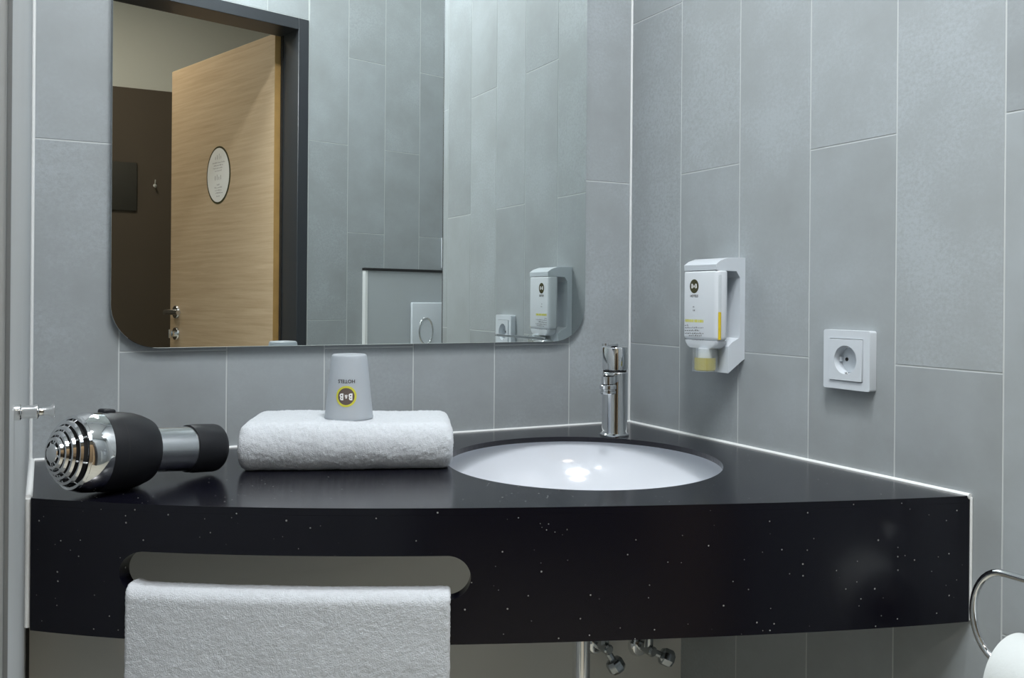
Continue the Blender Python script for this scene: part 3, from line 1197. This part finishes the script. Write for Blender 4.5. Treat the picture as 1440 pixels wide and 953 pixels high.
# shoulder of the bottle at its lower end, and the pump
bm = bmesh.new()
rings = []
for sx, sy, z in ((0.94, 0.97, 1.0168), (0.93, 0.92, 1.0120), (0.90, 0.82, 1.0070), (0.86, 0.66, 1.0040)):
    rings.append([bm.verts.new(Vector((cx + (x - cx) * sx, cy + (y - cy) * sy, z)) + SO) for x, y in lp])
for a, b in zip(rings, rings[1:]):
    for i in range(len(lp)):
        j = (i + 1) % len(lp)
        bm.faces.new((a[i], a[j], b[j], b[i]))
bm.faces.new(rings[0])
bm.faces.new(rings[-1])
finish('shoulder', bm, 'bottle', sp, 45)
PX, PY = -0.0545, -0.2890
po = Vector((PX, PY, 0)) + SO
lathe('pump_collar', [(0.0105, 0.9870), (0.0110, 0.9875), (0.0110, 1.0045)], 'white', sp, po, seg=36)
lathe('pump_shell', [(0.0150, 0.9665), (0.0200, 0.9675), (0.0200, 1.0035), (0.0193, 1.0035), (0.0193, 0.9683), (0.0150, 0.9673)], 'clear', sp, po, seg=40, cap=False)
lathe('pump_soap', [(0.0, 0.9690), (0.0150, 0.9690), (0.0170, 0.9710), (0.0170, 0.9895), (0.0113, 0.9895)], 'soap', sp, po, seg=36, cap=False)
# level window: a narrow strip on the rounded near corner of the bottle
for nm, z0, z1, mt_ in (('level_strip', 1.019, 1.062, 'yellow'), ('level_window', 1.0622, 1.120, 'clear')):
    tube(nm, [Vector((-0.0528, -0.3212, z0)) + SO, Vector((-0.0528, -0.3212, z1)) + SO], 0.0025, mt_, sp, 10)
# hood lip line
LX = FXX - 0.0001


def lab_place(yc, zc):
    def f(x, y, lift):
        return Vector((LX - lift, yc - x, zc + y)) + SO
    return f


emblem_parts(sp, lab_place(-0.2655, 1.1025), 0.0112, 'olive', 'olive', 0.0158, 0.0056, 0.0)


def words(parent, name, mat, place, y, x0, x1, h, seed, slant=0.0, fill=0.72):
    rd = random.Random(seed)
    bm = bmesh.new()
    x = x0
    while x < x1 - 0.001:
        w = min(rd.uniform(0.0012, 0.0050), x1 - x)
        n = max(1, int(w / (h * 0.75)))
        for i in range(n):
            a, b = x + w * i / n, x + w * (i + fill) / n
            hh = h * (1.0 if fill > 0.95 else rd.choice((0.7, 0.7, 1.0, 1.25)))
            q = [bm.verts.new(place(px_, y + py_ + slant * px_, 0.00012)) for px_, py_ in ((a, -h / 2), (b, -h / 2), (b, -h / 2 + hh), (a, -h / 2 + hh))]
            bm.faces.new(q)
        x += w + h * (0.25 if fill > 0.95 else 0.7)
    return finish(name, bm, mat, parent, None, normals=False)


lpz = lab_place(-0.279, 1.0)
words(sp, 'label_heading', 'lime', lpz, 0.0470, -0.036, 0.010, 0.0044, 3, 0.0, 1.0)
for i, (y, a, b, mat_) in enumerate(((0.0700, -0.017, -0.011, 'greyink'), (0.0640, -0.016, -0.011, 'ink'), (0.0405, -0.037, -0.026, 'greyink'), (0.0365, -0.036, 0.010, 'greyink'), (0.0320, -0.037, 0.000, 'ink'),
                                     (0.0275, -0.036, 0.011, 'ink'), (0.0240, -0.026, 0.008, 'ink'), (0.0180, -0.037, -0.028, 'greyink'), (0.0172, -0.018, 0.013, 'greyink'))):
    words(sp, 'label_text', mat_, lpz, y, a, b, 0.0019, 20 + i, 0.03)

# ------------------------------------------------------------------ wall socket
sk = thing('wall_socket', 'white square earthed wall socket on the tiled side wall', 'socket', (0, -0.5365, 1.0005))
bm = bm_prism(bmesh.new(), [round_rect(-0.0405, 0.0405, -0.0405, 0.0405, 0.003, 4), round_rect(-0.0290, 0.0290, -0.0290, 0.0290, 0.0015, 3)[::-1]], 0.0003, 0.0128, basis((0, 0, 0), -Y, Z, -X))
bevel_mod(finish('frame', bm, 'white', sk, 30), 0.0014, 2, 40)
circ = [(0.0195 * math.cos(2 * PI * i / 48), 0.0195 * math.sin(2 * PI * i / 48)) for i in range(48)]
bm = bm_prism(bmesh.new(), [round_rect(-0.0282, 0.0282, -0.0282, 0.0282, 0.0012, 3), circ[::-1]], 0.0010, 0.0148, basis((0, 0, 0), -Y, Z, -X))
bevel_mod(finish('insert', bm, 'white', sk, 30), 0.0010, 2, 40)
lathe('well', [(0.0194, 0.0140), (0.0188, 0.0006), (0.0, 0.0006)], 'white', sk, (0, 0, 0), (-1, 0, 0), 48, False)
for s in (-1, 1):
    lathe('contact_hole', [(0.0, 0.0012), (0.0026, 0.0012), (0.0026, 0.0007)], 'dark', sk, (0, s * 0.0095, 0), (-1, 0, 0), 16, False)
for s in (-1, 1):
    bm = bm_box(bmesh.new(), (-0.0125, -0.0026, s * 0.0178 - 0.0011), (-0.0008, 0.0026, s * 0.0178 + 0.0011), 0.0005, 1)
    finish('earth_clip', bm, 'chrome', sk, 40)
for s in (-1, 1):
    bm = bm_box(bmesh.new(), (-0.0060, s * 0.0170 - 0.0015, -0.0032), (-0.0008, s * 0.0170 + 0.0015, 0.0032), 0.0005, 1)
    finish('guide_rib', bm, 'white', sk, 40)

# ------------------------------------------------------------------ paper holder and roll
RX, RZ = -0.070, 0.694
ph = thing('paper_holder', 'chrome wire toilet roll holder on the side wall, right of the worktop', 'holder', (0, -0.95, 0.80))
PO = Vector((0, 0.95, -0.80))
wire = [(-0.010, -0.925, 0.792), (-0.045, -0.925, 0.792), (-0.066, -0.922, 0.792), (-0.0735, -0.912, 0.792), (RX - 0.004, -0.895, 0.792)]
wire += [(RX - 0.004, -0.86 + 0.045 * i / 4, 0.792) for i in range(5)]
yc, zc, ry, rz = -0.812, (0.792 + RZ) / 2, 0.036, (0.792 - RZ) / 2
for i in range(1, 18):
    a = PI / 2 - PI * i / 18
    wire.append((RX - 0.004, yc + ry * math.cos(a), zc + rz * math.sin(a)))
wire += [(RX - 0.004, -0.83 - 0.1 * i / 5, RZ) for i in range(6)]
w2 = []
for i in range(len(wire) - 1):
    w2.append(Vector(wire[i]) + PO)
w2.append(Vector(wire[-1]) + PO)
tube('wire', w2, 0.0040, 'chrome', ph, 14)
lathe('wall_rosette', [(0.022, 0.0003), (0.022, 0.006), (0.019, 0.009), (0.006, 0.011), (0, 0.011)], 'chrome', ph, Vector((0, -0.925, 0.792)) + PO, (-1, 0, 0), 36)
rl = thing('toilet_roll', 'white toilet paper roll on the chrome wire holder', 'toilet roll', (RX, -0.870, RZ))
bm = bm_lathe(bmesh.new(), [(0.0202, -0.0495), (0.0495, -0.0500), (0.0512, -0.0490), (0.0516, -0.0470), (0.0516, 0.0470), (0.0512, 0.0490), (0.0495, 0.0500), (0.0202, 0.0495), (0.0202, -0.0495)], (0, 0, -0.0148), (0, 1, 0), 72, False)
finish('paper', bm, 'paper', rl, 40)
lathe('core', [(0.0200, -0.0495), (0.0200, 0.0495), (0.0194, 0.0495), (0.0194, -0.0495), (0.0200, -0.0495)], 'cardboard', rl, (0, 0, -0.0148), (0, 1, 0), 48, False)

# ------------------------------------------------------------------ robe hook on the left wall
hk = thing('robe_hook', 'small chrome peg hook on the left wall above the hair dryer', 'hook', (XL, -0.738, 1.0010))
hk.scale = (0.78, 0.76, 0.76)
lathe('base', [(0.0072, 0.0002), (0.0072, 0.0045), (0.0058, 0.0055), (0.0058, 0.0145), (0.0066, 0.0160), (0.0066, 0.0180), (0.0050, 0.0190), (0.0035, 0.0195)], 'chrome', hk, (0, 0, 0), (1, 0, 0), 32)
lathe('peg', [(0.0036, 0.0192), (0.0033, 0.0225), (0.0042, 0.0275), (0.0066, 0.0302), (0.0068, 0.0312), (0.0, 0.0318)], 'chrome', hk, (0, 0, 0), (1, 0, 0), 32)

# ------------------------------------------------------------------ things seen only in the mirror
def on_wall(o):
    o.matrix_world = DW
    return o


ds = thing('door_sign', 'oval white notice with dark rim stuck on the open oak door', 'sign', hinge + Vector((0, 0, 0)))
ds.matrix_world = Matrix.Translation((hinge.x, hinge.y, 0.006)) @ DL @ Matrix.Translation((0.392, 0.0, 1.520))
ell = lambda a, b, n=48: [(a * math.cos(2 * PI * i / n), b * math.sin(2 * PI * i / n)) for i in range(n)]
SB = basis((0, 0, 0), X, Z, Y)
bm = bm_prism(bmesh.new(), [ell(0.0905, 0.1065)], 0.0003, 0.0012, SB)
finish('rim', bm, 'olive', ds, 40)
bm = bm_prism(bmesh.new(), [ell(0.0830, 0.0995)], 0.0013, 0.0018, SB)
finish('plate', bm, 'whiteink', ds, 40)
sgn = -1


def sign_place(x, y, lift):
    return Vector((x, 0.0019 + lift, y))


for i, (y, a, b, h, mat_) in enumerate(((0.066, -0.022, 0.022, 0.016, 'ink'), (0.046, -0.050, 0.045, 0.004, 'greyink'), (0.036, -0.035, 0.035, 0.004, 'greyink'), (0.026, -0.030, 0.040, 0.004, 'greyink'),
                                        (0.016, -0.025, 0.025, 0.004, 'greyink'), (-0.010, -0.022, 0.026, 0.016, 'ink'), (-0.036, -0.012, 0.012, 0.004, 'greyink'), (-0.046, -0.030, 0.030, 0.004, 'greyink'),
                                        (-0.056, -0.026, 0.028, 0.004, 'greyink'), (-0.066, -0.035, 0.022, 0.004, 'greyink'), (-0.078, -0.012, 0.012, 0.003, 'greyink'))):
    words(ds, 'printed_line', mat_, sign_place, y, a, b, h, 60 + i)

ch = thing('coat_hook', 'small pale coat hook on the brown hall wall, seen in the mirror', 'hook', (-0.508, YH + 0.0082, 1.620))
ch.scale = (0.6, 0.6, 0.6)
lathe('plate', [(0.014, 0.0), (0.014, 0.004), (0.011, 0.006), (0, 0.006)], 'sealant', ch, axis=(0, 1, 0), seg=24)
tube('prong', [(0, 0.004, -0.005), (0, 0.03, -0.016), (0, 0.045, -0.010), (0, 0.05, 0.004)], 0.007, 'sealant', ch, 12)
tube('upper_prong', [(0, 0.004, 0.010), (0, 0.02, 0.022), (0, 0.028, 0.045)], 0.0045, 'sealant', ch, 12)
hp = box('wall_patch', (-1.10, YH + 0.0083, 1.490), (-0.590, YH + 0.020, 1.725), 'darkpatch', None, 0.004)  # thin slab set in for a dark patch of unclear nature
tag(hp, 'dark rectangular patch on the brown hall wall, cut by the mirror edge', 'board')

# glass-fronted cistern panel with flush plate in the toilet recess
cp = thing('cistern_panel', 'glass-fronted toilet cistern panel with dark top edge, seen in the mirror', 'panel', (0, 0, 0))
cp.matrix_world = DW @ Matrix.Translation((0.428, 0.0, 0))
box('glass_front', (0.006, 0.012, 0.30), (0.56, 0.018, 1.1735), 'pane', cp)
box('side_strip', (-0.004, 0.0005, 0.30), (0.0058, 0.019, 1.1735), 'sealant', cp)
box('top_rail', (-0.006, 0.0005, 1.174), (0.562, 0.022, 1.183), 'dark', cp, 0.001, 1)
fp = thing('flush_plate', 'pale square flush plate with chrome button ring, seen in the mirror', 'flush plate', (0, 0, 0))
fp.matrix_world = DW @ Matrix.Translation((0.690, 0.0185, 0.945))
box('plate', (-0.0745, 0.0, -0.12), (0.0800, 0.011, 0.118), 'white', fp, 0.004, 3)
bm = bmesh.new()
bm_tube(bm, [(-0.012 + 0.030 * math.cos(2 * PI * i / 40), 0.0112, 0.014 + 0.048 * math.sin(2 * PI * i / 40)) for i in range(40)], 0.0042, 8, True)
finish('button_ring', bm, 'chrome', fp, 60)
bm = bm_prism(bmesh.new(), [[(-0.012 + 0.026 * math.cos(2 * PI * i / 32), 0.014 + 0.044 * math.sin(2 * PI * i / 32)) for i in range(32)]], 0.0111, 0.0128, SB)
finish('flush_button', bm, 'white', fp, 40)
hb_ = thing('bag_dispenser', 'white hygiene bag box above the cistern panel, half hidden in the mirror', 'dispenser', (0, 0, 0))
hb_.matrix_world = DW @ Matrix.Translation((0.815, 0.0, 1.19))
box('case', (-0.050, 0.0004, 0.0), (0.050, 0.030, 0.115), 'white', hb_, 0.003)
box('opening', (-0.025, 0.0301, 0.02), (0.025, 0.0306, 0.045), 'dark', hb_)
